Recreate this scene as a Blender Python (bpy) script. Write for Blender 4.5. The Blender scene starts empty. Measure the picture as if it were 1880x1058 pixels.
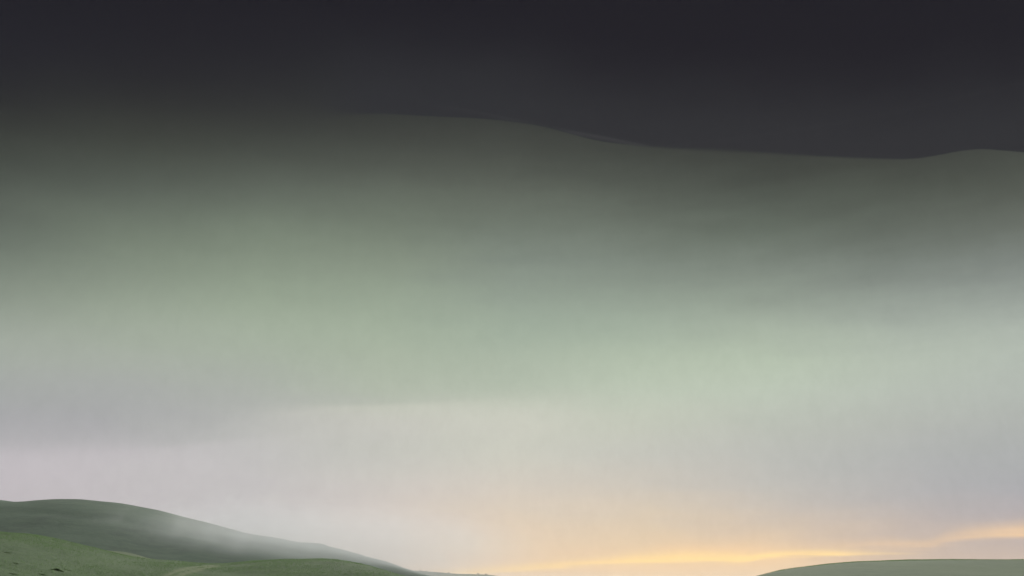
import bpy, math, random
import numpy as np

random.seed(11)
rng = np.random.default_rng(11)
scene = bpy.context.scene
C = scene.collection
R = math.radians

# ---------------------------------------------------------------- camera
cam_data = bpy.data.cameras.new('camera')
cam_data.sensor_width = 36.0
cam_data.lens = 36.0 * 1628.0 / 1880.0
cam_data.clip_start = 0.1
cam_data.clip_end = 30000.0
camera = bpy.data.objects.new('camera', cam_data)
C.objects.link(camera)
camera.location = (0.0, 0.0, 1.7)
camera.rotation_euler = (R(90 + 18.54), 0.0, 0.0)
scene.camera = camera

# ---------------------------------------------------------------- light levels
EXPOSURE = 1.0
SKY_LEVEL = 0.5            # radiance of the veiled dusk sky before exposure
SUN_STRENGTH = 2.0
SUN_AZIMUTH = 13.0         # degrees right of the view axis, behind the glow on the horizon
SUN_ELEVATION = 30.0
SUN_ANGLE = 50.0           # the whole veiled western sky shines: very soft

scene.view_settings.view_transform = 'Standard'
scene.view_settings.look = 'None'
scene.view_settings.gamma = 1.0
scene.view_settings.exposure = EXPOSURE
scene.view_settings.use_curve_mapping = False
scene.render.engine = 'CYCLES'
scene.cycles.use_denoising = True
scene.cycles.volume_bounces = 1
scene.cycles.volume_step_rate = 0.5
scene.cycles.volume_max_steps = 256

sun_data = bpy.data.lights.new('sun', 'SUN')
sun_data.energy = SUN_STRENGTH
sun_data.angle = R(SUN_ANGLE)
sun_data.color = (1.0, 0.95, 0.88)
sun = bpy.data.objects.new('sun', sun_data)
C.objects.link(sun)
sun.rotation_euler = (R(90 - SUN_ELEVATION), 0.0, R(180 - SUN_AZIMUTH))

# SKY TABLE BEGIN
SKY_AZIMUTHS = [-33, -24.75, -16.5, -8.25, 0, 8.25, 16.5, 24.75, 33]
SKY_ELEVATIONS = [0, 1, 2, 3, 4, 5, 6, 7, 8, 9, 10, 11, 12, 13, 14, 15, 16, 17, 18, 19, 20, 21.5, 23, 24.5, 26, 28, 30, 33, 37, 45]
SKY_COLOURS = [   # linear RGB, one row of elevations for each azimuth
    [(0.5149, 0.4735, 0.4910), (0.5149, 0.4743, 0.4927), (0.5149, 0.4757, 0.4954), (0.5149, 0.4770, 0.4981), (0.5149, 0.4783, 0.5008), (0.5104, 0.4764, 0.4999), (0.4894, 0.4629, 0.4860), (0.4473, 0.4317, 0.4523), (0.3886, 0.3860, 0.4022), (0.3763, 0.3830, 0.3870), (0.3763, 0.3918, 0.3812), (0.3792, 0.4036, 0.3755), (0.3759, 0.4083, 0.3652), (0.3538, 0.3908, 0.3409), (0.3214, 0.3606, 0.3077), (0.2776, 0.3163, 0.2651), (0.2338, 0.2697, 0.2238), (0.1924, 0.2245, 0.1852), (0.1596, 0.1870, 0.1548), (0.1313, 0.1543, 0.1285), (0.1100, 0.1279, 0.1075), (0.0803, 0.0924, 0.0782), (0.0547, 0.0625, 0.0531), (0.0389, 0.0419, 0.0376), (0.0238, 0.0243, 0.0260), (0.0180, 0.0175, 0.0225), (0.0153, 0.0145, 0.0202), (0.0130, 0.0121, 0.0174), (0.0130, 0.0120, 0.0173), (0.0130, 0.0119, 0.0171)],
    [(0.5304, 0.4919, 0.5060), (0.5309, 0.4933, 0.5075), (0.5314, 0.4952, 0.5097), (0.5319, 0.4971, 0.5119), (0.5324, 0.4989, 0.5139), (0.5330, 0.5008, 0.5159), (0.5191, 0.4930, 0.5058), (0.5026, 0.4834, 0.4933), (0.4430, 0.4346, 0.4452), (0.3927, 0.3936, 0.4035), (0.3908, 0.4000, 0.3960), (0.3894, 0.4073, 0.3880), (0.3901, 0.4188, 0.3781), (0.3849, 0.4235, 0.3650), (0.3666, 0.4122, 0.3446), (0.3417, 0.3916, 0.3189), (0.3060, 0.3557, 0.2846), (0.2721, 0.3200, 0.2527), (0.2396, 0.2844, 0.2234), (0.2096, 0.2503, 0.1955), (0.1817, 0.2175, 0.1688), (0.1355, 0.1603, 0.1287), (0.0948, 0.1100, 0.0918), (0.0640, 0.0730, 0.0605), (0.0437, 0.0474, 0.0410), (0.0245, 0.0248, 0.0262), (0.0184, 0.0178, 0.0221), (0.0139, 0.0127, 0.0178), (0.0127, 0.0114, 0.0165), (0.0126, 0.0113, 0.0164)],
    [(0.5985, 0.5385, 0.5149), (0.5855, 0.5317, 0.5141), (0.5610, 0.5187, 0.5126), (0.5367, 0.5055, 0.5110), (0.5307, 0.5055, 0.5150), (0.5481, 0.5227, 0.5266), (0.5480, 0.5276, 0.5254), (0.5322, 0.5214, 0.5130), (0.5032, 0.5002, 0.4879), (0.4668, 0.4700, 0.4553), (0.4406, 0.4511, 0.4303), (0.4198, 0.4384, 0.4094), (0.4057, 0.4355, 0.3905), (0.3955, 0.4386, 0.3729), (0.3838, 0.4365, 0.3573), (0.3713, 0.4310, 0.3429), (0.3477, 0.4100, 0.3196), (0.3176, 0.3792, 0.2910), (0.2868, 0.3446, 0.2629), (0.2559, 0.3078, 0.2354), (0.2253, 0.2714, 0.2079), (0.1812, 0.2192, 0.1682), (0.1353, 0.1589, 0.1281), (0.0953, 0.1095, 0.0907), (0.0634, 0.0713, 0.0602), (0.0363, 0.0385, 0.0360), (0.0230, 0.0232, 0.0261), (0.0150, 0.0141, 0.0192), (0.0123, 0.0110, 0.0160), (0.0123, 0.0110, 0.0160)],
    [(0.7440, 0.5941, 0.4924), (0.7274, 0.5908, 0.4988), (0.6961, 0.5845, 0.5112), (0.6660, 0.5784, 0.5238), (0.6412, 0.5749, 0.5336), (0.6257, 0.5759, 0.5371), (0.6051, 0.5731, 0.5349), (0.5762, 0.5638, 0.5226), (0.5513, 0.5520, 0.5084), (0.5329, 0.5360, 0.4908), (0.5152, 0.5205, 0.4738), (0.4787, 0.5039, 0.4390), (0.4396, 0.4875, 0.4020), (0.4185, 0.4734, 0.3820), (0.3980, 0.4590, 0.3632), (0.3780, 0.4425, 0.3467), (0.3569, 0.4239, 0.3291), (0.3249, 0.3883, 0.3008), (0.2946, 0.3543, 0.2739), (0.2620, 0.3135, 0.2429), (0.2315, 0.2756, 0.2140), (0.1882, 0.2246, 0.1747), (0.1498, 0.1768, 0.1396), (0.1142, 0.1314, 0.1071), (0.0769, 0.0860, 0.0726), (0.0453, 0.0488, 0.0435), (0.0309, 0.0333, 0.0322), (0.0163, 0.0156, 0.0206), (0.0122, 0.0109, 0.0159), (0.0121, 0.0108, 0.0158)],
    [(0.8550, 0.6240, 0.4233), (0.8328, 0.6221, 0.4322), (0.7919, 0.6186, 0.4494), (0.7549, 0.6172, 0.4747), (0.7186, 0.6143, 0.5013), (0.6785, 0.6042, 0.5164), (0.6432, 0.5972, 0.5271), (0.6162, 0.5972, 0.5271), (0.5945, 0.5959, 0.5253), (0.5849, 0.5910, 0.5185), (0.5755, 0.5863, 0.5119), (0.5320, 0.5601, 0.4795), (0.4635, 0.5171, 0.4276), (0.4304, 0.4924, 0.4008), (0.4053, 0.4717, 0.3799), (0.3734, 0.4421, 0.3562), (0.3432, 0.4137, 0.3334), (0.3124, 0.3749, 0.3054), (0.2832, 0.3379, 0.2786), (0.2493, 0.2960, 0.2469), (0.2168, 0.2562, 0.2163), (0.1805, 0.2130, 0.1766), (0.1468, 0.1715, 0.1401), (0.1136, 0.1291, 0.1062), (0.0793, 0.0888, 0.0748), (0.0471, 0.0511, 0.0452), (0.0325, 0.0350, 0.0333), (0.0188, 0.0181, 0.0230), (0.0116, 0.0103, 0.0152), (0.0116, 0.0103, 0.0152)],
    [(0.9575, 0.6737, 0.4020), (0.9036, 0.6530, 0.4048), (0.8080, 0.6157, 0.4100), (0.7366, 0.5954, 0.4330), (0.6812, 0.5831, 0.4619), (0.6319, 0.5672, 0.4793), (0.5900, 0.5549, 0.4928), (0.5584, 0.5489, 0.4986), (0.5399, 0.5495, 0.5005), (0.5433, 0.5623, 0.4948), (0.5398, 0.5711, 0.4882), (0.5218, 0.5710, 0.4796), (0.4997, 0.5638, 0.4647), (0.4684, 0.5391, 0.4348), (0.4359, 0.5112, 0.4057), (0.3949, 0.4689, 0.3760), (0.3556, 0.4272, 0.3461), (0.3132, 0.3750, 0.3065), (0.2740, 0.3269, 0.2698), (0.2358, 0.2804, 0.2339), (0.2010, 0.2381, 0.2009), (0.1612, 0.1891, 0.1570), (0.1244, 0.1444, 0.1191), (0.0912, 0.1044, 0.0869), (0.0624, 0.0703, 0.0602), (0.0421, 0.0458, 0.0407), (0.0282, 0.0295, 0.0291), (0.0170, 0.0162, 0.0214), (0.0116, 0.0103, 0.0152), (0.0116, 0.0103, 0.0152)],
    [(0.9280, 0.6623, 0.4003), (0.8632, 0.6305, 0.4004), (0.7473, 0.5718, 0.4005), (0.6537, 0.5382, 0.4266), (0.5834, 0.5200, 0.4546), (0.5310, 0.5081, 0.4695), (0.4989, 0.5003, 0.4752), (0.4827, 0.4956, 0.4726), (0.4785, 0.4995, 0.4685), (0.4824, 0.5095, 0.4633), (0.4877, 0.5287, 0.4650), (0.4941, 0.5541, 0.4710), (0.4857, 0.5562, 0.4592), (0.4686, 0.5442, 0.4371), (0.4348, 0.5078, 0.4074), (0.3926, 0.4589, 0.3743), (0.3448, 0.4039, 0.3334), (0.2954, 0.3473, 0.2892), (0.2506, 0.2946, 0.2477), (0.2101, 0.2461, 0.2093), (0.1748, 0.2053, 0.1739), (0.1300, 0.1555, 0.1271), (0.0911, 0.1069, 0.0887), (0.0636, 0.0727, 0.0617), (0.0445, 0.0491, 0.0431), (0.0340, 0.0364, 0.0338), (0.0232, 0.0238, 0.0255), (0.0154, 0.0145, 0.0196), (0.0116, 0.0103, 0.0152), (0.0116, 0.0103, 0.0152)],
    [(0.6358, 0.4885, 0.3916), (0.6176, 0.4824, 0.3916), (0.5846, 0.4707, 0.3916), (0.5316, 0.4528, 0.4123), (0.4784, 0.4384, 0.4299), (0.4346, 0.4321, 0.4414), (0.4259, 0.4355, 0.4409), (0.4245, 0.4408, 0.4379), (0.4368, 0.4564, 0.4385), (0.4493, 0.4732, 0.4402), (0.4601, 0.4958, 0.4506), (0.4677, 0.5144, 0.4568), (0.4638, 0.5169, 0.4472), (0.4483, 0.5050, 0.4303), (0.4074, 0.4613, 0.3977), (0.3609, 0.4105, 0.3581), (0.3054, 0.3483, 0.3073), (0.2551, 0.2917, 0.2592), (0.2099, 0.2408, 0.2135), (0.1723, 0.1982, 0.1739), (0.1414, 0.1631, 0.1400), (0.1037, 0.1200, 0.1002), (0.0741, 0.0849, 0.0705), (0.0514, 0.0568, 0.0485), (0.0388, 0.0420, 0.0379), (0.0258, 0.0269, 0.0275), (0.0190, 0.0187, 0.0228), (0.0131, 0.0119, 0.0169), (0.0116, 0.0103, 0.0152), (0.0116, 0.0103, 0.0152)],
    [(0.5647, 0.4452, 0.3916), (0.5458, 0.4369, 0.3916), (0.5154, 0.4235, 0.3916), (0.4540, 0.3990, 0.4052), (0.4112, 0.3884, 0.4166), (0.3916, 0.3935, 0.4219), (0.3916, 0.4027, 0.4156), (0.3977, 0.4151, 0.4125), (0.4098, 0.4307, 0.4125), (0.4245, 0.4514, 0.4245), (0.4398, 0.4738, 0.4397), (0.4460, 0.4869, 0.4428), (0.4433, 0.4890, 0.4385), (0.4130, 0.4569, 0.4114), (0.3719, 0.4132, 0.3731), (0.3191, 0.3570, 0.3227), (0.2697, 0.3026, 0.2753), (0.2245, 0.2520, 0.2316), (0.1870, 0.2098, 0.1894), (0.1543, 0.1729, 0.1515), (0.1279, 0.1431, 0.1225), (0.0928, 0.1037, 0.0869), (0.0634, 0.0708, 0.0598), (0.0460, 0.0500, 0.0451), (0.0313, 0.0329, 0.0326), (0.0203, 0.0200, 0.0240), (0.0147, 0.0137, 0.0188), (0.0116, 0.0103, 0.0152), (0.0116, 0.0103, 0.0152), (0.0116, 0.0103, 0.0152)],
]
DECK_EDGE = [(-24.03, 28.093, 0, 3), (-16.27, 28.962, 0.1, 2.5), (-13.27, 29.064, 0.55, 1.2), (-11.37, 29.174, 0.85, 0.35), (-9.45, 29.325, 1, 0.14), (-7.11, 29.369, 1, 0.12), (-3.17, 29.368, 1, 0.12), (0.00, 29.151, 1, 0.12), (2.37, 28.807, 1, 0.11), (4.33, 28.299, 1, 0.1), (6.26, 27.815, 1, 0.12), (8.57, 27.419, 1, 0.18), (11.60, 26.996, 1, 0.3), (14.56, 26.600, 1, 0.4), (17.44, 26.121, 1, 0.35), (20.90, 25.450, 1, 0.25), (24.21, 24.790, 1, 0.2), (26.75, 24.316, 1, 0.12), (28.01, 24.263, 1, 0.08), (29.26, 24.246, 1, 0.07), (30.46, 24.114, 1, 0.07), (31.59, 23.783, 1, 0.07), (32.70, 23.420, 1, 0.08)]
DECK_FOLD = [(-6.36, 30.149, 0), (-3.18, 29.825, 0.2), (0.00, 29.321, 0.32), (1.98, 29.001, 0.08), (3.94, 28.549, 0.48), (6.27, 28.087, 0.8), (8.58, 27.555, 0.72), (10.09, 27.215, 0)]
STREAK_A = [(-6.01, 0.599, 0, 0.171864), (-2.01, 0.794, 0.45, 0.147312), (2.01, 1.081, 0.62, 0.137491), (5.36, 1.301, 0.75, 0.147312), (8.68, 1.450, 0.95, 0.213602), (11.30, 1.533, 1.1, 0.194184), (13.86, 1.502, 1.1, 0.16182), (15.14, 1.665, 1.1, 0.098208), (16.40, 1.747, 0.9, 0.098208), (18.25, 1.776, 0.875, 0.098208), (20.35, 1.738, 0.5625, 0.0834768), (22.68, 1.696, 0.25, 0.0589248), (24.66, 1.655, 0, 0.049104)]
STREAK_B = [(8.05, 1.995, 0, 0.2376), (10.02, 1.953, 0.25245, 0.2376), (12.61, 1.809, 0.34425, 0.22176), (17.66, 2.044, 0.1377, 0.1584), (20.09, 2.106, 0.2295, 0.198), (21.87, 2.141, 0.34425, 0.198), (23.88, 2.095, 0.459, 0.1584), (25.32, 2.379, 0.401625, 0.2376), (26.73, 2.642, 0.459, 0.26136), (28.35, 2.747, 0.57375, 0.26136), (29.66, 2.770, 0.631125, 0.2772), (32.18, 2.781, 0.57375, 0.2772), (35.71, 2.801, 0, 0.2376)]
SHELF_A = [(-19.11, 9.997, 0, 2), (-15.90, 10.338, 0.31, 1.36), (-13.25, 10.562, 0.558, 0.765), (-10.54, 10.767, 0.62, 0.51), (-7.77, 10.918, 0.62, 0.51), (-4.97, 11.114, 0.558, 0.68), (-1.42, 11.325, 0.372, 1.02), (2.85, 11.557, 0.186, 1.53), (7.45, 11.682, 0, 2)]
SHELF_B = [(-37.00, 5.910, 0.6, 1.17), (-29.84, 7.066, 0.675, 1.04), (-26.60, 7.404, 0.675, 1.17), (-23.16, 7.674, 0.6, 0.91), (-20.45, 7.883, 0.6, 0.65), (-17.66, 8.341, 0.45, 0.65), (-14.45, 8.806, 0.2625, 0.78), (-11.12, 9.089, 0, 1.04)]
STREAK_C = [(-4.02, 0.888, 0, 0.544), (0.34, 1.018, 0.105, 0.476), (5.36, 1.205, 0.1785, 0.51), (9.34, 1.448, 0.252, 0.51), (12.91, 1.555, 0.2625, 0.544), (16.38, 1.593, 0.189, 0.476), (20.04, 1.620, 0.105, 0.408), (24.12, 1.810, 0.042, 0.408), (26.94, 2.231, 0, 0.408)]
# SKY TABLE END


# ---------------------------------------------------------------- node helper
class Nodes:
    """short-hand for building a node tree"""
    def __init__(self, tree):
        self.t = tree
        self.t.nodes.clear()

    def new(self, kind, **props):
        n = self.t.nodes.new(kind)
        for k, v in props.items():
            setattr(n, k, v)
        return n

    def put(self, sock, v):
        if isinstance(v, bpy.types.NodeSocket):
            self.t.links.new(v, sock)
        else:
            sock.default_value = v

    def math(self, op, a, b=0.0, c=0.0, clamp=False):
        n = self.new('ShaderNodeMath', operation=op, use_clamp=clamp)
        for s, v in zip(n.inputs, (a, b, c)):
            self.put(s, v)
        return n.outputs[0]

    def ramp01(self, v, lo, hi, smooth=True):
        n = self.new('ShaderNodeMapRange', clamp=True)
        n.interpolation_type = 'SMOOTHSTEP' if smooth else 'LINEAR'
        for k, q in (('Value', v), ('From Min', lo), ('From Max', hi), ('To Min', 0.0), ('To Max', 1.0)):
            self.put(n.inputs[k], q)
        return n.outputs[0]

    def mix(self, f, a, b, blend='MIX'):
        n = self.new('ShaderNodeMix', data_type='RGBA', blend_type=blend)
        self.put(n.inputs[0], f)
        self.put(n.inputs[6], a)
        self.put(n.inputs[7], b)
        return n.outputs[2]

    def noise(self, vec, scale, detail=3.0, rough=0.5, dim='3D', twist=0.0):
        n = self.new('ShaderNodeTexNoise', noise_dimensions=dim)
        self.put(n.inputs['Vector'], vec)
        n.inputs['Scale'].default_value = scale
        n.inputs['Detail'].default_value = detail
        n.inputs['Roughness'].default_value = rough
        n.inputs['Distortion'].default_value = twist
        return n.outputs[0]

    def scaled(self, vec, s, off=(0, 0, 0)):
        n = self.new('ShaderNodeMapping')
        self.put(n.inputs['Vector'], vec)
        n.inputs['Scale'].default_value = s
        n.inputs['Location'].default_value = off
        return n.outputs[0]

    def curve(self, x, pts):
        """float curve through (x, y), both already in 0..1, flat beyond its ends"""
        n = self.new('ShaderNodeFloatCurve')
        m = n.mapping
        m.extend = 'HORIZONTAL'
        m.use_clip = False
        c = m.curves[0]
        while len(c.points) < len(pts):
            c.points.new(0.5, 0.5)
        for p, (a, b) in zip(c.points, sorted(pts)):
            p.location = (a, b)
            p.handle_type = 'AUTO_CLAMPED'
        m.update()
        self.put(n.inputs['Value'], x)
        return n.outputs[0]


def rgb(c):
    return (c[0], c[1], c[2], 1.0)


# ---------------------------------------------------------------- sky
def build_sky():
    world = bpy.data.worlds.new('World')
    scene.world = world
    world.use_nodes = True
    N = Nodes(world.node_tree)
    d = N.new('ShaderNodeTexCoord').outputs['Generated']
    s = N.new('ShaderNodeSeparateXYZ')
    N.put(s.inputs[0], d)
    az = N.math('MULTIPLY', N.math('ARCTAN2', s.outputs[0], s.outputs[1]), 180 / math.pi)
    el = N.math('MULTIPLY', N.math('ARCSINE', s.outputs[2]), 180 / math.pi)
    # slow drifting unevenness of the veil, stretched along the horizon
    drift = N.math('SUBTRACT', N.noise(N.scaled(d, (1.0, 1.0, 3.0)), 2.6, 4.0, 0.5), 0.5)
    fine = N.math('SUBTRACT', N.noise(N.scaled(d, (1.0, 1.0, 5.0), (3, 1, 7)), 9.0, 5.0, 0.55), 0.5)
    el_w = N.math('ADD', N.math('ADD', el, N.math('MULTIPLY', drift, 1.8)), N.math('MULTIPLY', fine, 1.0))
    az_w = N.math('ADD', az, N.math('MULTIPLY', fine, 5.0))
    top = SKY_ELEVATIONS[-1]
    pos = N.math('DIVIDE', el_w, top, clamp=True)
    col = None
    for k, row in enumerate(SKY_COLOURS):
        r = N.new('ShaderNodeValToRGB')
        e = r.color_ramp.elements
        r.color_ramp.interpolation = 'B_SPLINE'
        while len(e) < len(row):
            e.new(0.5)
        for q, (h, c) in enumerate(zip(SKY_ELEVATIONS, row)):
            e[q].position = h / top
        for q, c in enumerate(row):
            e[q].color = rgb(c)
        N.put(r.inputs[0], pos)
        if col is None:
            col = r.outputs[0]
        else:
            col = N.mix(N.ramp01(az_w, SKY_AZIMUTHS[k - 1], SKY_AZIMUTHS[k], False), col, r.outputs[0])
    # pale undersides just below two soft cloud lips
    azn = N.math('DIVIDE', N.math('ADD', az, 45.0), 90.0)
    nx = lambda a: (a + 45.0) / 90.0
    for table, c in ((SHELF_A, (0.085, 0.070, 0.062)), (SHELF_B, (0.065, 0.050, 0.060))):
        lip = N.math('MULTIPLY', N.curve(azn, [(nx(a), h / 50) for a, h, g, w in table]), 50.0)
        on = N.curve(azn, [(nx(a), g) for a, h, g, w in table])
        sf = N.curve(azn, [(nx(a), w / 2) for a, h, g, w in table])
        under = N.math('ADD', N.math('SUBTRACT', lip, el), N.math('MULTIPLY', fine, 0.5))
        f = N.math('MULTIPLY', N.ramp01(under, N.math('MULTIPLY', sf, -1.0), sf), N.ramp01(under, 3.2, 0.2))
        col = N.mix(N.math('MULTIPLY', f, on), col, rgb(c), 'ADD')
    # the dark cloud deck overhead and its wavy lower edge
    edge = N.math('MULTIPLY', N.curve(azn, [(nx(a), e / 50) for a, e, g, w in DECK_EDGE]), 50.0)
    force = N.curve(azn, [(nx(a), g) for a, e, g, w in DECK_EDGE])
    soft = N.curve(azn, [(nx(a), w / 4) for a, e, g, w in DECK_EDGE])
    soft = N.math('MULTIPLY', soft, 4.0)
    above = N.math('SUBTRACT', el, edge)
    deck = N.ramp01(above, N.math('MULTIPLY', soft, -0.5), N.math('MULTIPLY', soft, 0.5))
    dr = N.new('ShaderNodeValToRGB')
    dr.color_ramp.interpolation = 'EASE'
    e = dr.color_ramp.elements
    e[0].position = 0.0
    e[0].color = rgb((0.0275, 0.0280, 0.0325))
    e[1].position = 1.0
    e[1].color = rgb((0.0128, 0.0116, 0.0168))
    N.put(dr.inputs[0], N.math('DIVIDE', N.math('ADD', above, N.math('MULTIPLY', fine, 1.5)), 7.0, clamp=True))
    deck_col = dr.outputs[0]
    fold_el = N.math('MULTIPLY', N.curve(azn, [(nx(a), q / 50) for a, q, g in DECK_FOLD]), 50.0)
    fold_on = N.curve(azn, [(nx(a), g) for a, q, g in DECK_FOLD])
    fd = N.math('SUBTRACT', el, fold_el)
    fold = N.math('MULTIPLY', N.math('MULTIPLY', N.ramp01(fd, 0.16, 0.0), N.ramp01(fd, -0.30, 0.0)), fold_on)
    deck_col = N.mix(N.math('MULTIPLY', fold, 0.45), deck_col, rgb((0.060, 0.062, 0.064)))
    col = N.mix(N.math('MULTIPLY', deck, force), col, deck_col)
    # low streaks of cloud lit from below the horizon
    wisp = N.noise(N.scaled(d, (1.6, 1.6, 34.0), (1, 5, 2)), 5.0, 5.0, 0.6)
    wob = N.math('MULTIPLY', N.math('SUBTRACT', wisp, 0.5), 0.55)
    for table, c in ((STREAK_C, (1.0, 0.66, 0.36)), (STREAK_B, (1.0, 0.66, 0.36)), (STREAK_A, (1.06, 0.76, 0.35))):
        mid = N.math('MULTIPLY', N.curve(azn, [(nx(a), h / 10) for a, h, g, w in table]), 10.0)
        on = N.curve(azn, [(nx(a), g / 2) for a, h, g, w in table])
        wid = N.curve(azn, [(nx(a), w) for a, h, g, w in table])
        off = N.math('DIVIDE', N.math('ADD', N.math('SUBTRACT', el, mid), wob), wid)
        gate = N.math('ADD', N.math('MULTIPLY', N.math('GREATER_THAN', off, 0.0), -0.45), 1.0)  # softer above than below
        off = N.math('MULTIPLY', off, gate)
        bell = N.math('EXPONENT', N.math('MULTIPLY', N.math('MULTIPLY', off, off), -1.0))
        f = N.math('MULTIPLY', N.math('MULTIPLY', bell, on), 2.0, clamp=True)
        f = N.math('MULTIPLY', f, N.math('ADD', N.math('MULTIPLY', wisp, 1.7), 0.12), clamp=True)
        col = N.mix(f, col, rgb(c))
    # faint mottling of the veil
    mott = N.noise(N.scaled(d, (1.0, 1.0, 0.7), (2, 2, 9)), 62.0, 6.0, 0.8)
    col = N.mix(1.0, col, N.math('ADD', N.math('MULTIPLY', mott, 0.17), 0.915), 'MULTIPLY')
    # clear air behind the veil
    sky = N.new('ShaderNodeTexSky', sky_type='NISHITA', sun_disc=False)
    sky.sun_elevation = R(2.0)
    sky.sun_rotation = R(SUN_AZIMUTH)
    sky.air_density = 1.0
    sky.dust_density = 2.0
    lev = N.mix(1.0, col, rgb((SKY_LEVEL,) * 3), 'MULTIPLY')
    clear = N.mix(1.0, sky.outputs[0], rgb((0.05,) * 3), 'MULTIPLY')
    bg = N.new('ShaderNodeBackground')
    N.put(bg.inputs[0], N.mix(0.012, lev, clear))
    bg.inputs[1].default_value = 1.0
    out = N.new('ShaderNodeOutputWorld')
    N.put(out.inputs[0], bg.outputs[0])


build_sky()


# ---------------------------------------------------------------- terrain shapes
def hermite(xs, ys, x):
    xs = np.asarray(xs, float)
    ys = np.asarray(ys, float)
    dx = np.diff(xs)
    d = np.diff(ys) / dx
    m = np.empty_like(ys)
    m[1:-1] = (d[:-1] * dx[1:] + d[1:] * dx[:-1]) / (xs[2:] - xs[:-2])
    m[0], m[-1] = d[0], d[-1]
    x = np.clip(x, xs[0], xs[-1])
    i = np.clip(np.searchsorted(xs, x) - 1, 0, len(xs) - 2)
    h = xs[i + 1] - xs[i]
    t = (x - xs[i]) / h
    return ((2 * t**3 - 3 * t**2 + 1) * ys[i] + (t**3 - 2 * t**2 + t) * h * m[i]
            + (-2 * t**3 + 3 * t**2) * ys[i + 1] + (t**3 - t**2) * h * m[i + 1])


def value_noise(x, y, seed):
    xi, yi = np.floor(x).astype(np.int64), np.floor(y).astype(np.int64)
    fx, fy = x - xi, y - yi
    fx, fy = fx * fx * fx * (fx * (fx * 6 - 15) + 10), fy * fy * fy * (fy * (fy * 6 - 15) + 10)

    def h(a, b):
        v = (a * 374761393 + b * 668265263 + seed * 1442695041) & 0xffffffff
        v = ((v ^ (v >> 13)) * 1274126177) & 0xffffffff
        return ((v ^ (v >> 16)) & 0xffff) / 32767.5 - 1.0
    return ((h(xi, yi) * (1 - fx) + h(xi + 1, yi) * fx) * (1 - fy)
            + (h(xi, yi + 1) * (1 - fx) + h(xi + 1, yi + 1) * fx) * fy)


# ridge direction (degrees), half widths towards and away from the viewer,
# crest line as (along the ridge, across the ridge, height) in metres
HILLS = {
    'front': (-20, (62, 60), [(-150, 180, -2.5), (-95, 160, 5.5), (-46.9, 136.3, 8.78), (-33.1, 131.2, 8.66), (-26.3, 129.8, 8.30), (-20.7, 128.9, 7.92), (-16.0, 130.3, 7.55), (-10.3, 132.5, 6.34), (-4.9, 135.9, 5.22), (0.7, 138.1, 4.83), (5.6, 140.6, 4.54), (10.6, 141.9, 5.00), (16.8, 141.8, 5.32), (21.5, 140.1, 5.14), (27.2, 135.9, 3.32), (31.0, 132.4, 0.4), (38.0, 127.7, -2.0), (60, 122, -3)]),
    'spur': (-22, (55, 60), [(-90, 215, -2), (-19.8, 207.5, 9.29), (-13.8, 207.3, 9.06), (-6.7, 207.6, 8.54), (-3.1, 208.3, 8.29), (0.7, 210.0, 7.51), (4.1, 211.9, 6.71), (9.7, 211.8, 5.52), (18.6, 208.2, 3.25), (50, 205, -3)]),
    'left': (-14, (165, 200), [(-620, 700, -3), (-420, 630, 22), (-273.5, 583.5, 39.59), (-210.4, 567.8, 42.97), (-170.0, 557.7, 44.85), (-152.5, 553.3, 45.48), (-137.9, 549.7, 44.54), (-124.9, 546.5, 44.98), (-103.7, 544.3, 45.74), (-86.4, 543.0, 43.97), (-68.8, 541.7, 41.43), (-50.9, 541.4, 37.04), (-36.0, 541.8, 33.39), (-20.9, 542.1, 29.71), (-5.7, 542.5, 27.41), (9.7, 542.8, 24.63), (23.6, 542.4, 22.94), (37.6, 541.0, 19.76), (53.2, 539.1, 15.37), (68.9, 536.3, 9.86), (77.5, 534.1, 7.38), (87.1, 530.7, 3.33), (107.3, 519.5, 0.5), (160, 500, -3)]),
    'far': (-4, (240, 300), [(-900, 1470, 12), (-271.6, 1472.5, 26.53), (-171.1, 1475.5, 25.89), (-104.2, 1490.9, 25.41), (-48.6, 1507.1, 23.82), (-17.9, 1504.9, 21.98), (8.4, 1503.1, 19.88), (43.4, 1500.6, 18.63), (69.7, 1498.8, 17.31), (91.5, 1497.3, 13.90), (157.0, 1492.7, 9.00), (331.3, 1480.5, 3.20), (700, 1470, -3)]),
    'right': (20, (150, 170), [(-110, 270, -3), (-48.8, 303.6, -0.15), (-39.8, 315.4, 1.58), (-30.2, 327.4, 3.79), (-23.4, 335.2, 5.93), (-11.0, 345.1, 8.08), (1.8, 352.9, 9.31), (14.8, 359.7, 9.91), (29.7, 367.3, 10.18), (44.5, 372.7, 10.11), (59.3, 378.1, 10.23), (98.4, 387.0, 9.75), (147.9, 394.4, 7.07), (260, 400, 1), (330, 400, -3)]),
}


def ridge_to_world(name, a, b):
    yaw = R(HILLS[name][0])
    c, s = math.cos(yaw), math.sin(yaw)
    return a * c + b * s, -a * s + b * c


def height(name, a, b):
    """height of one hill in its own ridge frame, without the roughness"""
    _, w, pts = HILLS[name]
    p = np.array(pts)
    yc = hermite(p[:, 0], p[:, 1], a)
    zc = hermite(p[:, 0], p[:, 2], a)
    d = b - yc
    t = np.where(d < 0, d / w[0], d / w[1])
    z = (zc + 3) * np.exp(-t * t) - 3
    if name == 'left':     # the little step in the skyline
        q = np.clip((25.5 - a) / 4.0, 0, 1)
        z = z + 0.95 * q * q * (3 - 2 * q) * np.exp(-((a - 25.5) / 13.0) ** 2) * np.exp(-(d / 35.0) ** 2)
        # folds and an old terrace running across the slope
        z = z - 0.6 * np.exp(-((d + 92 + 0.10 * (a + 90)) / 9.0) ** 2) * np.exp(-((a + 75) / 70.0) ** 2)
    return z


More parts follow.
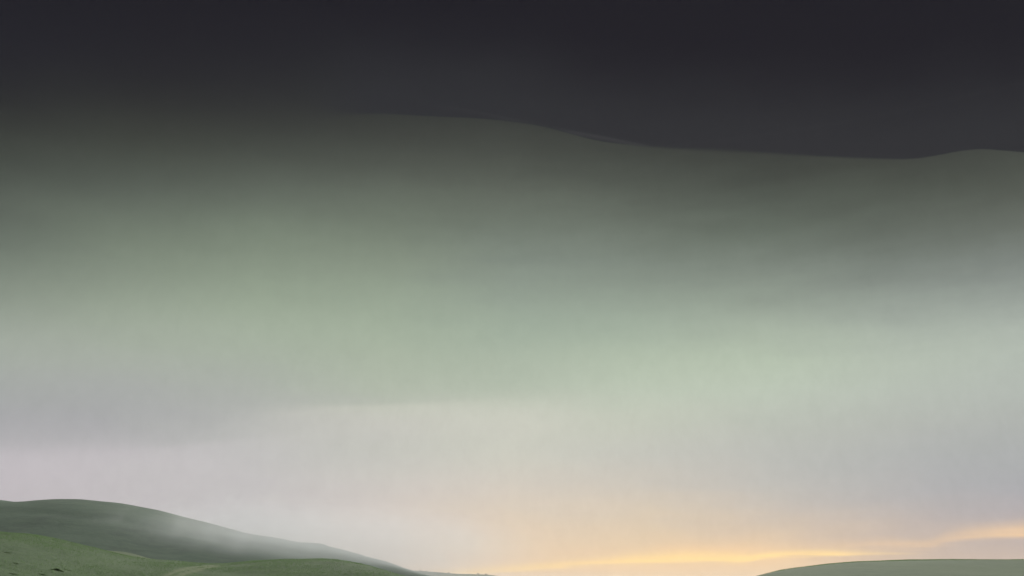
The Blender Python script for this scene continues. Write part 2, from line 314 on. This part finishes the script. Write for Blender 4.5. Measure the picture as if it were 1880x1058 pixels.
def rough(name, x, y):
    if name == 'front':
        return (0.10 * value_noise(x / 6.5, y / 9.0, 3) + 0.05 * value_noise(x / 2.1, y / 2.6, 4)
                + 0.03 * value_noise(x / 0.9, y / 0.9, 5))
    if name == 'far':
        return 0.5 * value_noise(x / 22.0, y / 40.0, 8) + 0.25 * value_noise(x / 8.0, y / 9.0, 9)
    if name == 'left':
        return 0.30 * value_noise(x / 38.0, y / 42.0, 21) + 0.12 * value_noise(x / 9.0, y / 9.0, 22) + 0.30 * value_noise(x / 11.0, y / 80.0, 23)
    return 0.16 * value_noise(x / 14.0, y / 22.0, 12) + 0.07 * value_noise(x / 4.0, y / 5.0, 13)


def surface(name, a, b):
    x, y = ridge_to_world(name, a, b)
    return x, y, height(name, a, b) + rough(name, x, y)


def grid_mesh(name, xs, ys, zs):
    h, w = xs.shape
    me = bpy.data.meshes.new(name)
    co = np.stack([xs, ys, zs], -1).reshape(-1, 3)
    i = np.arange(h * w).reshape(h, w)
    q = np.stack([i[:-1, :-1], i[:-1, 1:], i[1:, 1:], i[1:, :-1]], -1).reshape(-1, 4)
    me.vertices.add(len(co))
    me.vertices.foreach_set('co', co.astype(np.float32).ravel())
    me.loops.add(q.size)
    me.loops.foreach_set('vertex_index', q.astype(np.int32).ravel())
    me.polygons.add(len(q))
    me.polygons.foreach_set('loop_start', np.arange(0, q.size, 4, dtype=np.int32))
    me.update(calc_edges=True)
    me.polygons.foreach_set('use_smooth', np.ones(len(q), bool))
    me.validate()
    return me


def tri_mesh(name, co, faces):
    me = bpy.data.meshes.new(name)
    co = np.asarray(co, np.float32)
    f = np.asarray(faces, np.int32)
    me.vertices.add(len(co))
    me.vertices.foreach_set('co', co.ravel())
    me.loops.add(f.size)
    me.loops.foreach_set('vertex_index', f.ravel())
    me.polygons.add(len(f))
    me.polygons.foreach_set('loop_start', np.arange(0, f.size, f.shape[1], dtype=np.int32))
    me.update(calc_edges=True)
    return me


def add(name, me, mat, label=None, cat=None, kind=None, group=None, parent=None, loc=None):
    o = bpy.data.objects.new(name, me)
    C.objects.link(o)
    if me is not None and mat is not None:
        me.materials.append(mat)
    for k, v in (('label', label), ('category', cat), ('kind', kind), ('group', group)):
        if v:
            o[k] = v
    if parent:
        o.parent = parent
    if loc is not None:
        o.location = loc
    return o


# ---------------------------------------------------------------- materials
def grass_ground(name, dark, mid, light, broad, small, bump_scale, bump_depth, worn=None):
    """short turf: broad and small patches of three greens, fine relief"""
    m = bpy.data.materials.new(name)
    m.use_nodes = True
    N = Nodes(m.node_tree)
    p = N.new('ShaderNodeNewGeometry').outputs['Position']
    b = N.ramp01(N.noise(N.scaled(p, (1.0, 0.55, 1.0)), broad, 4.0, 0.55), 0.34, 0.66)
    s = N.ramp01(N.noise(p, small, 5.0, 0.65), 0.35, 0.68)
    col = N.mix(b, rgb(dark), rgb(mid))
    col = N.mix(N.math('MULTIPLY', s, 0.65), col, rgb(light))
    if worn is not None:
        at = N.new('ShaderNodeAttribute', attribute_name='worn')
        col = N.mix(N.math('MULTIPLY', at.outputs['Fac'], 0.8), col, rgb(worn))
    bs = N.new('ShaderNodeBsdfPrincipled')
    N.put(bs.inputs['Base Color'], col)
    bs.inputs['Roughness'].default_value = 0.95
    bs.inputs['Specular IOR Level'].default_value = 0.15
    bs.inputs['Sheen Weight'].default_value = 0.08
    bs.inputs['Sheen Roughness'].default_value = 0.6
    bs.inputs['Sheen Tint'].default_value = (0.75, 0.88, 0.70, 1)
    bu = N.new('ShaderNodeBump')
    bu.inputs['Strength'].default_value = 0.9
    bu.inputs['Distance'].default_value = bump_depth
    N.put(bu.inputs['Height'], N.noise(p, bump_scale, 5.0, 0.65))
    N.put(bs.inputs['Normal'], bu.outputs[0])
    out = N.new('ShaderNodeOutputMaterial')
    N.put(out.inputs[0], bs.outputs[0])
    return m


def leaf_material(name, low, high):
    """blades and leaves: colour varies blade by blade, light passes through"""
    m = bpy.data.materials.new(name)
    m.use_nodes = True
    N = Nodes(m.node_tree)
    geo = N.new('ShaderNodeNewGeometry')
    n = N.noise(geo.outputs['Position'], 0.12, 3.0)
    f = N.math('ADD', N.math('MULTIPLY', geo.outputs['Random Per Island'], 0.4), N.math('MULTIPLY', n, 0.7), clamp=True)
    col = N.mix(f, rgb(low), rgb(high))
    df = N.new('ShaderNodeBsdfDiffuse')
    N.put(df.inputs[0], col)
    tr = N.new('ShaderNodeBsdfTranslucent')
    N.put(tr.inputs[0], N.mix(1.0, col, rgb((1.35, 1.35, 1.25)), 'MULTIPLY'))
    mx = N.new('ShaderNodeMixShader')
    mx.inputs[0].default_value = 0.5
    N.put(mx.inputs[1], df.outputs[0])
    N.put(mx.inputs[2], tr.outputs[0])
    out = N.new('ShaderNodeOutputMaterial')
    N.put(out.inputs[0], mx.outputs[0])
    return m


def bark_material():
    m = bpy.data.materials.new('bark')
    m.use_nodes = True
    N = Nodes(m.node_tree)
    p = N.new('ShaderNodeNewGeometry').outputs['Position']
    bs = N.new('ShaderNodeBsdfPrincipled')
    N.put(bs.inputs['Base Color'], N.mix(N.noise(p, 4.0), rgb((0.05, 0.04, 0.03)), rgb((0.12, 0.10, 0.08))))
    bs.inputs['Roughness'].default_value = 0.9
    out = N.new('ShaderNodeOutputMaterial')
    N.put(out.inputs[0], bs.outputs[0])
    return m


M_FRONT = grass_ground('near_turf', (0.060, 0.110, 0.050), (0.080, 0.138, 0.060), (0.098, 0.158, 0.072), 0.07, 0.9, 3.0, 0.12, (0.185, 0.225, 0.115))
M_SPUR = grass_ground('spur_turf', (0.070, 0.110, 0.050), (0.085, 0.128, 0.06), (0.098, 0.14, 0.068), 0.04, 0.4, 1.2, 0.2)
M_LEFT = grass_ground('hill_turf', (0.029, 0.066, 0.047), (0.060, 0.116, 0.080), (0.078, 0.134, 0.090), 0.016, 0.12, 0.5, 0.3)
M_FAR = grass_ground('far_turf', (0.085, 0.105, 0.065), (0.10, 0.125, 0.075), (0.11, 0.13, 0.08), 0.006, 0.05, 0.2, 0.6)
M_RIGHT = grass_ground('right_turf', (0.066, 0.114, 0.056), (0.092, 0.142, 0.070), (0.112, 0.160, 0.084), 0.03, 0.25, 0.9, 0.2)
M_GROUND = grass_ground('valley_turf', (0.08, 0.11, 0.05), (0.10, 0.13, 0.06), (0.12, 0.145, 0.07), 0.02, 0.4, 1.5, 0.1)
M_BLADE = leaf_material('grass_blade', (0.112, 0.182, 0.092), (0.168, 0.248, 0.130))
M_TUSSOCK = leaf_material('tussock_blade', (0.100, 0.150, 0.072), (0.140, 0.195, 0.095))
M_LEAF = leaf_material('bush_leaf', (0.035, 0.045, 0.025), (0.065, 0.075, 0.040))
M_BARK = bark_material()


# ---------------------------------------------------------------- ground and hills
def build_ground():
    n = 121
    t = np.linspace(-1, 1, n)
    r = np.sign(t) * (np.abs(t) ** 2.2) * 6000.0
    xs, ys = np.meshgrid(r, r)
    d = np.hypot(xs, ys)
    zs = 0.25 * value_noise(xs / 40, ys / 40, 40) * np.clip(d / 60, 0, 1) * np.clip((2500 - d) / 2000, 0, 1)
    add('ground', grid_mesh('ground', xs, ys, zs), M_GROUND, 'flat grassy valley floor running out to the horizon', 'ground', 'structure')


def hill(name, obj_name, mat, label, a0, a1, b0, b1, step, worn=None):
    a = np.arange(a0, a1, step)
    b = np.arange(b0, b1, step)
    A, B = np.meshgrid(a, b)
    x, y, z = surface(name, A, B)
    me = grid_mesh(obj_name, x, y, z)
    if worn is not None:
        at = me.attributes.new('worn', 'FLOAT', 'POINT')
        at.data.foreach_set('value', worn(A, B).astype(np.float32).ravel())
    return add(obj_name, me, mat, label, 'hill', 'structure')


# two worn wheel lines coming over the saddle of the near hill, in its ridge frame
TRACKS = [
    [(5.3, 128.26), (3.19, 119.88), (1.55, 112.73), (0.39, 107.44), (-0.38, 102.41), (-1.6, 92)],
    [(5.45, 125.22), (3.43, 116.57), (1.93, 109.51), (1.12, 105.09), (0.58, 102.16), (-0.5, 92)],
]


def track_wear(A, B):
    w = np.zeros_like(A)
    for pts in TRACKS:
        p = np.array(pts)
        for q in range(len(p) - 1):
            d = p[q + 1] - p[q]
            t = np.clip(((A - p[q, 0]) * d[0] + (B - p[q, 1]) * d[1]) / (d @ d), 0, 1)
            dist = np.hypot(A - p[q, 0] - t * d[0], B - p[q, 1] - t * d[1])
            w = np.maximum(w, np.exp(-(dist / 0.38) ** 2))
    return w


build_ground()
hill('front', 'hill_front', M_FRONT, 'nearest green grass slope with a rounded mound beside it at lower left', -140, 56, 40, 235, 0.6, track_wear)
hill('spur', 'hill_spur', M_SPUR, 'small pale green spur peeping out just behind the nearest slope', -85, 48, 110, 300, 1.5)
hill('left', 'hill_left', M_LEFT, 'tall misty grey green hill behind the nearest slope at left', -600, 155, 160, 960, 2.5)
hill('far', 'ridge_far', M_FAR, 'low distant ridge fading into haze at the foot of the tall hill', -880, 680, 960, 2080, 7.0)
hill('right', 'hill_right', M_RIGHT, 'smooth low green hill at the lower right corner', -105, 320, 60, 680, 2.0)


# ---------------------------------------------------------------- grass on the near hill
def view_pixel(x, y, z):
    p = R(18.54)
    f = y * math.cos(p) + (z - 1.7) * math.sin(p)
    u = -y * math.sin(p) + (z - 1.7) * math.cos(p)
    return 940 + 1628 * x / f, 529 - 1628 * u / f


def blades(x, y, z, hmin, hmax, width, lean, per):
    """three-cornered blades, several at each root"""
    n = len(x) * per
    X, Y, Z = (np.repeat(v, per) for v in (x, y, z))
    X = X + rng.normal(0, 0.07, n)
    Y = Y + rng.normal(0, 0.07, n)
    ang = rng.uniform(0, 2 * math.pi, n)
    h = rng.uniform(hmin, hmax, n)
    w = width * rng.uniform(0.6, 1.2, n)
    dx, dy = np.cos(ang) * w / 2, np.sin(ang) * w / 2
    la = rng.uniform(0, 2 * math.pi, n)
    ln = h * lean * rng.uniform(0.2, 1.0, n)
    v0 = np.stack([X - dx, Y - dy, Z - 0.03], -1)
    v1 = np.stack([X + dx, Y + dy, Z - 0.03], -1)
    v2 = np.stack([X + np.cos(la) * ln + 0.1 * h, Y + np.sin(la) * ln, Z + h], -1)
    co = np.stack([v0, v1, v2], 1).reshape(-1, 3)
    return co, np.arange(3 * n).reshape(-1, 3)


def build_grass():
    n = 170000
    a = rng.uniform(-40, 40, n)
    b = rng.uniform(70, 150, n)
    p = np.array(HILLS['front'][2])
    yc = hermite(p[:, 0], p[:, 1], a)
    x, y, z = surface('front', a, b)
    px, py = view_pixel(x, y, z)
    keep = (b < yc + 2.5) & (px > -60) & (px < 800) & (py < 1085) & (z > 0.05)
    x, y, z = x[keep], y[keep], z[keep]
    patch = 0.6 + 0.5 * value_noise(x / 5.0, y / 7.0, 31)
    keep = rng.uniform(0, 1, len(x)) < patch * (1.0 - 1.3 * track_wear(a, b)[keep])
    co, f = blades(x[keep], y[keep], z[keep], 0.06, 0.16, 0.04, 0.9, 2)
    add('grass', tri_mesh('grass', co, f), M_BLADE, 'short meadow grass covering the nearest slope and mound', 'grass', 'stuff')


build_grass()


def build_crest_grass():
    n = 26000
    a = rng.uniform(-60, 150, n)
    p = np.array(HILLS['right'][2])
    b = hermite(p[:, 0], p[:, 1], a) + rng.normal(-14, 9, n)
    x, y, z = surface('right', a, b)
    co, f = blades(x, y, z, 0.15, 0.42, 0.09, 0.8, 2)
    add('crest_grass', tri_mesh('crest_grass', co, f), M_BLADE, 'rough grass along the crest of the low right hill', 'grass', 'stuff')


build_crest_grass()


# ---------------------------------------------------------------- dark tussocks on the near slope
def build_tussock(a, b, length, depth, tall, label):
    """one clump: a low dome drawn up into uneven leaning tips"""
    x, y, z = surface('front', np.array([a]), np.array([b]))
    x0, y0, z0 = float(x[0]), float(y[0]), float(z[0])
    nr, ns = 7, 22
    g = np.linspace(0, 1, nr)[:, None]
    th = np.linspace(0, 2 * math.pi, ns, endpoint=False)[None, :] + rng.normal(0, 0.08, (nr, ns))
    rad = g * (1 + 0.25 * rng.normal(size=(nr, ns)) * (g > 0))
    aa = a + rad * np.cos(th) * length / 2
    bb = b + rad * np.sin(th) * depth / 2
    x, y, z = surface('front', aa, bb)
    up = tall * np.clip(1 - rad ** 2, 0, 1) * rng.uniform(0.25, 1.0, (nr, ns)) - 0.04 * (g > 0.9)
    co = np.stack([x - x0 + 0.3 * up * rng.normal(size=(nr, ns)), y - y0, z - z0 + up], -1).reshape(-1, 3)
    i = np.arange(nr * ns).reshape(nr, ns)
    j = np.roll(i, -1, 1)
    f = np.stack([i[:-1], j[:-1], j[1:], i[1:]], -1).reshape(-1, 4)
    add('grass_tussock', tri_mesh('grass_tussock', co, f), M_TUSSOCK, label, 'grass tussock', None, 'dark tussocks on the nearest slope', None, (x0, y0, z0))


TUSSOCKS = [
    (-9.68, 91.4, 1.1, 0.4, 0.18, 'darkest long tussock low on the nearest slope'),
    (-9.08, 93.7, 0.9, 0.4, 0.05, 'small dark tussock just above and right of the darkest one'),
    (-12.9, 90.4, 0.6, 0.35, 0.05, 'short dark tussock left of the darkest one, a little higher'),
    (-14.6, 96.1, 0.8, 0.4, 0.05, 'topmost tussock, against the left edge below the crest'),
    (-10.37, 87.7, 0.7, 0.35, 0.05, 'dark tussock directly below the darkest one'),
    (-12.07, 84.6, 0.8, 0.4, 0.05, 'lowest tussock near the bottom left corner'),
]
for t in TUSSOCKS:
    build_tussock(*t)


# ---------------------------------------------------------------- bushes on the far ridge
def build_bush(a, b, wide, tall, seed, label):
    r = np.random.default_rng(seed)
    x, y, z = surface('far', np.array([a]), np.array([b]))
    root = add('bush', None, None, label, 'bush', None, 'bushes along the far ridge', None, (float(x[0]), float(y[0]), float(z[0]) - 0.1))
    # stems
    co, fs = [], []
    for k in range(4):
        an = r.uniform(0, 2 * math.pi)
        top = np.array([math.cos(an) * wide * 0.25, math.sin(an) * wide * 0.25, tall * r.uniform(0.5, 0.75)])
        i0 = len(co)
        for rad, q in ((0.09, 0.0), (0.05, 0.5), (0.02, 1.0)):
            for s in range(5):
                g = 2 * math.pi * s / 5
                co.append((top[0] * q + rad * math.cos(g), top[1] * q + rad * math.sin(g), top[2] * q))
        for lv in range(2):
            for s in range(5):
                t = (s + 1) % 5
                fs.append((i0 + lv * 5 + s, i0 + lv * 5 + t, i0 + lv * 5 + 5 + t, i0 + lv * 5 + 5 + s))
    add('trunk', tri_mesh('trunk', co, fs), M_BARK, parent=root)
    # crown: leaf sprays gathered in uneven clumps
    cl = []
    for k in range(9):
        an = r.uniform(0, 2 * math.pi)
        q = r.uniform(0, 0.42)
        cl.append((math.cos(an) * q * wide, math.sin(an) * q * wide, tall * r.uniform(0.35, 0.82), wide * r.uniform(0.12, 0.24)))
    co = []
    for cx, cy, cz, cr in cl:
        for k in range(70):
            v = r.normal(size=3)
            v *= cr * r.uniform(0.5, 1.05) / np.linalg.norm(v)
            c = np.array((cx, cy, max(0.1, cz + v[2] * 0.8))) + (v[0], v[1], 0)
            u = r.normal(size=3)
            u *= 0.16 / np.linalg.norm(u)
            w = np.cross(u, r.normal(size=3))
            w *= 0.10 / np.linalg.norm(w)
            co += [c - u, c + w, c + u, c - w]
    add('crown', tri_mesh('crown', co, np.arange(len(co)).reshape(-1, 4)), M_LEAF, parent=root)


for t in (
    (-42.0, 1500.0, 3.6, 2.6, 1, 'leftmost bush on the far ridge, close to the foot of the tall hill'),
    (-33.0, 1502.0, 2.6, 1.3, 2, 'low bush just right of the leftmost one on the far ridge'),
    (3.0, 1496.0, 3.4, 1.4, 3, 'middle bush of the five on the far ridge'),
    (50.0, 1496.0, 3.8, 2.0, 4, 'second bush from the right end of the far ridge'),
    (63.0, 1494.0, 4.0, 2.2, 5, 'rightmost bush where the far ridge drops out of sight'),
):
    build_bush(*t)


# ---------------------------------------------------------------- mist and haze
def mist_material(name, density, scale, stretch, lo, hi, even, colour, aniso):
    m = bpy.data.materials.new(name)
    m.use_nodes = True
    N = Nodes(m.node_tree)
    tc = N.new('ShaderNodeTexCoord')
    p = N.new('ShaderNodeNewGeometry').outputs['Position']
    ln = N.new('ShaderNodeVectorMath', operation='LENGTH')
    N.put(ln.inputs[0], tc.outputs['Object'])
    core = N.ramp01(ln.outputs['Value'], 1.0, 0.25)
    n = N.ramp01(N.noise(N.scaled(p, stretch), scale, 5.0, 0.62, twist=0.9), lo, hi)
    n = N.math('ADD', N.math('MULTIPLY', n, 1.0 - even), even)
    v = N.new('ShaderNodeVolumePrincipled')
    v.inputs['Color'].default_value = rgb(colour)
    v.inputs['Anisotropy'].default_value = aniso
    N.put(v.inputs['Density'], N.math('MULTIPLY', N.math('MULTIPLY', core, n), density))
    out = N.new('ShaderNodeOutputMaterial')
    N.put(out.inputs['Volume'], v.outputs[0])
    return m


def mist(loc, radii, yaw, mat, label, name='mist'):
    co, fs = [], []
    nu, nv = 20, 11
    for j in range(nv + 1):
        th = math.pi * j / nv
        for i in range(nu):
            ph = 2 * math.pi * i / nu
            co.append((math.sin(th) * math.cos(ph), math.sin(th) * math.sin(ph), math.cos(th)))
    for j in range(nv):
        for i in range(nu):
            k = (i + 1) % nu
            fs.append((j * nu + i, j * nu + k, (j + 1) * nu + k, (j + 1) * nu + i))
    me = bpy.data.meshes.new(name)
    import bmesh
    bm = bmesh.new()
    vs = [bm.verts.new(c) for c in co]
    for f in fs:
        bm.faces.new([vs[q] for q in f])
    bmesh.ops.remove_doubles(bm, verts=bm.verts, dist=1e-5)
    bmesh.ops.recalc_face_normals(bm, faces=bm.faces)
    bm.to_mesh(me)
    bm.free()
    o = add(name, me, mat, label, 'mist', 'stuff', None, None, loc)
    o.scale = radii
    o.rotation_euler = (0, 0, R(yaw))
    return o


mist((-140, 428, 25), (84, 42, 27), 8, mist_material('mist_wisps', 0.0120, 0.050, (1, 0.8, 0.8), 0.46, 0.74, 0.10, (0.90, 0.94, 0.96), 0.3), 'thin grey wisps of mist curling over the slope of the tall hill')
mist((-92, 430, 18), (124, 75, 25), 6, mist_material('mist_bank', 0.0185, 0.030, (1, 0.8, 1.1), 0.34, 0.72, 0.45, (0.90, 0.94, 0.98), 0.3), 'soft bank of mist lying along the lower right flank of the tall hill')
mist((-70, 1050, 5), (420, 330, 12), 4, mist_material('mist_low', 0.0009, 0.012, (1, 1, 2), 0.2, 0.6, 0.3, (0.96, 0.94, 0.92), 0.3), 'thin ground mist in front of the distant ridge')

hz = bpy.data.materials.new('haze')
hz.use_nodes = True
N = Nodes(hz.node_tree)
v = N.new('ShaderNodeVolumePrincipled')
v.inputs['Color'].default_value = (0.88, 0.94, 0.98, 1)
v.inputs['Density'].default_value = 0.00006
v.inputs['Anisotropy'].default_value = 0.3
out = N.new('ShaderNodeOutputMaterial')
N.put(out.inputs['Volume'], v.outputs[0])
x, z0, z1 = 6100.0, -9.0, 56.0
co = [(sx * x, sy * x, zz) for zz in (z0, z1) for sx, sy in ((-1, -1), (1, -1), (1, 1), (-1, 1))]
fs = [(3, 2, 1, 0), (4, 5, 6, 7), (0, 1, 5, 4), (1, 2, 6, 5), (2, 3, 7, 6), (3, 0, 4, 7)]
add('haze', tri_mesh('haze', co, fs), hz, 'thin pale evening haze filling the whole valley', 'haze', 'stuff')
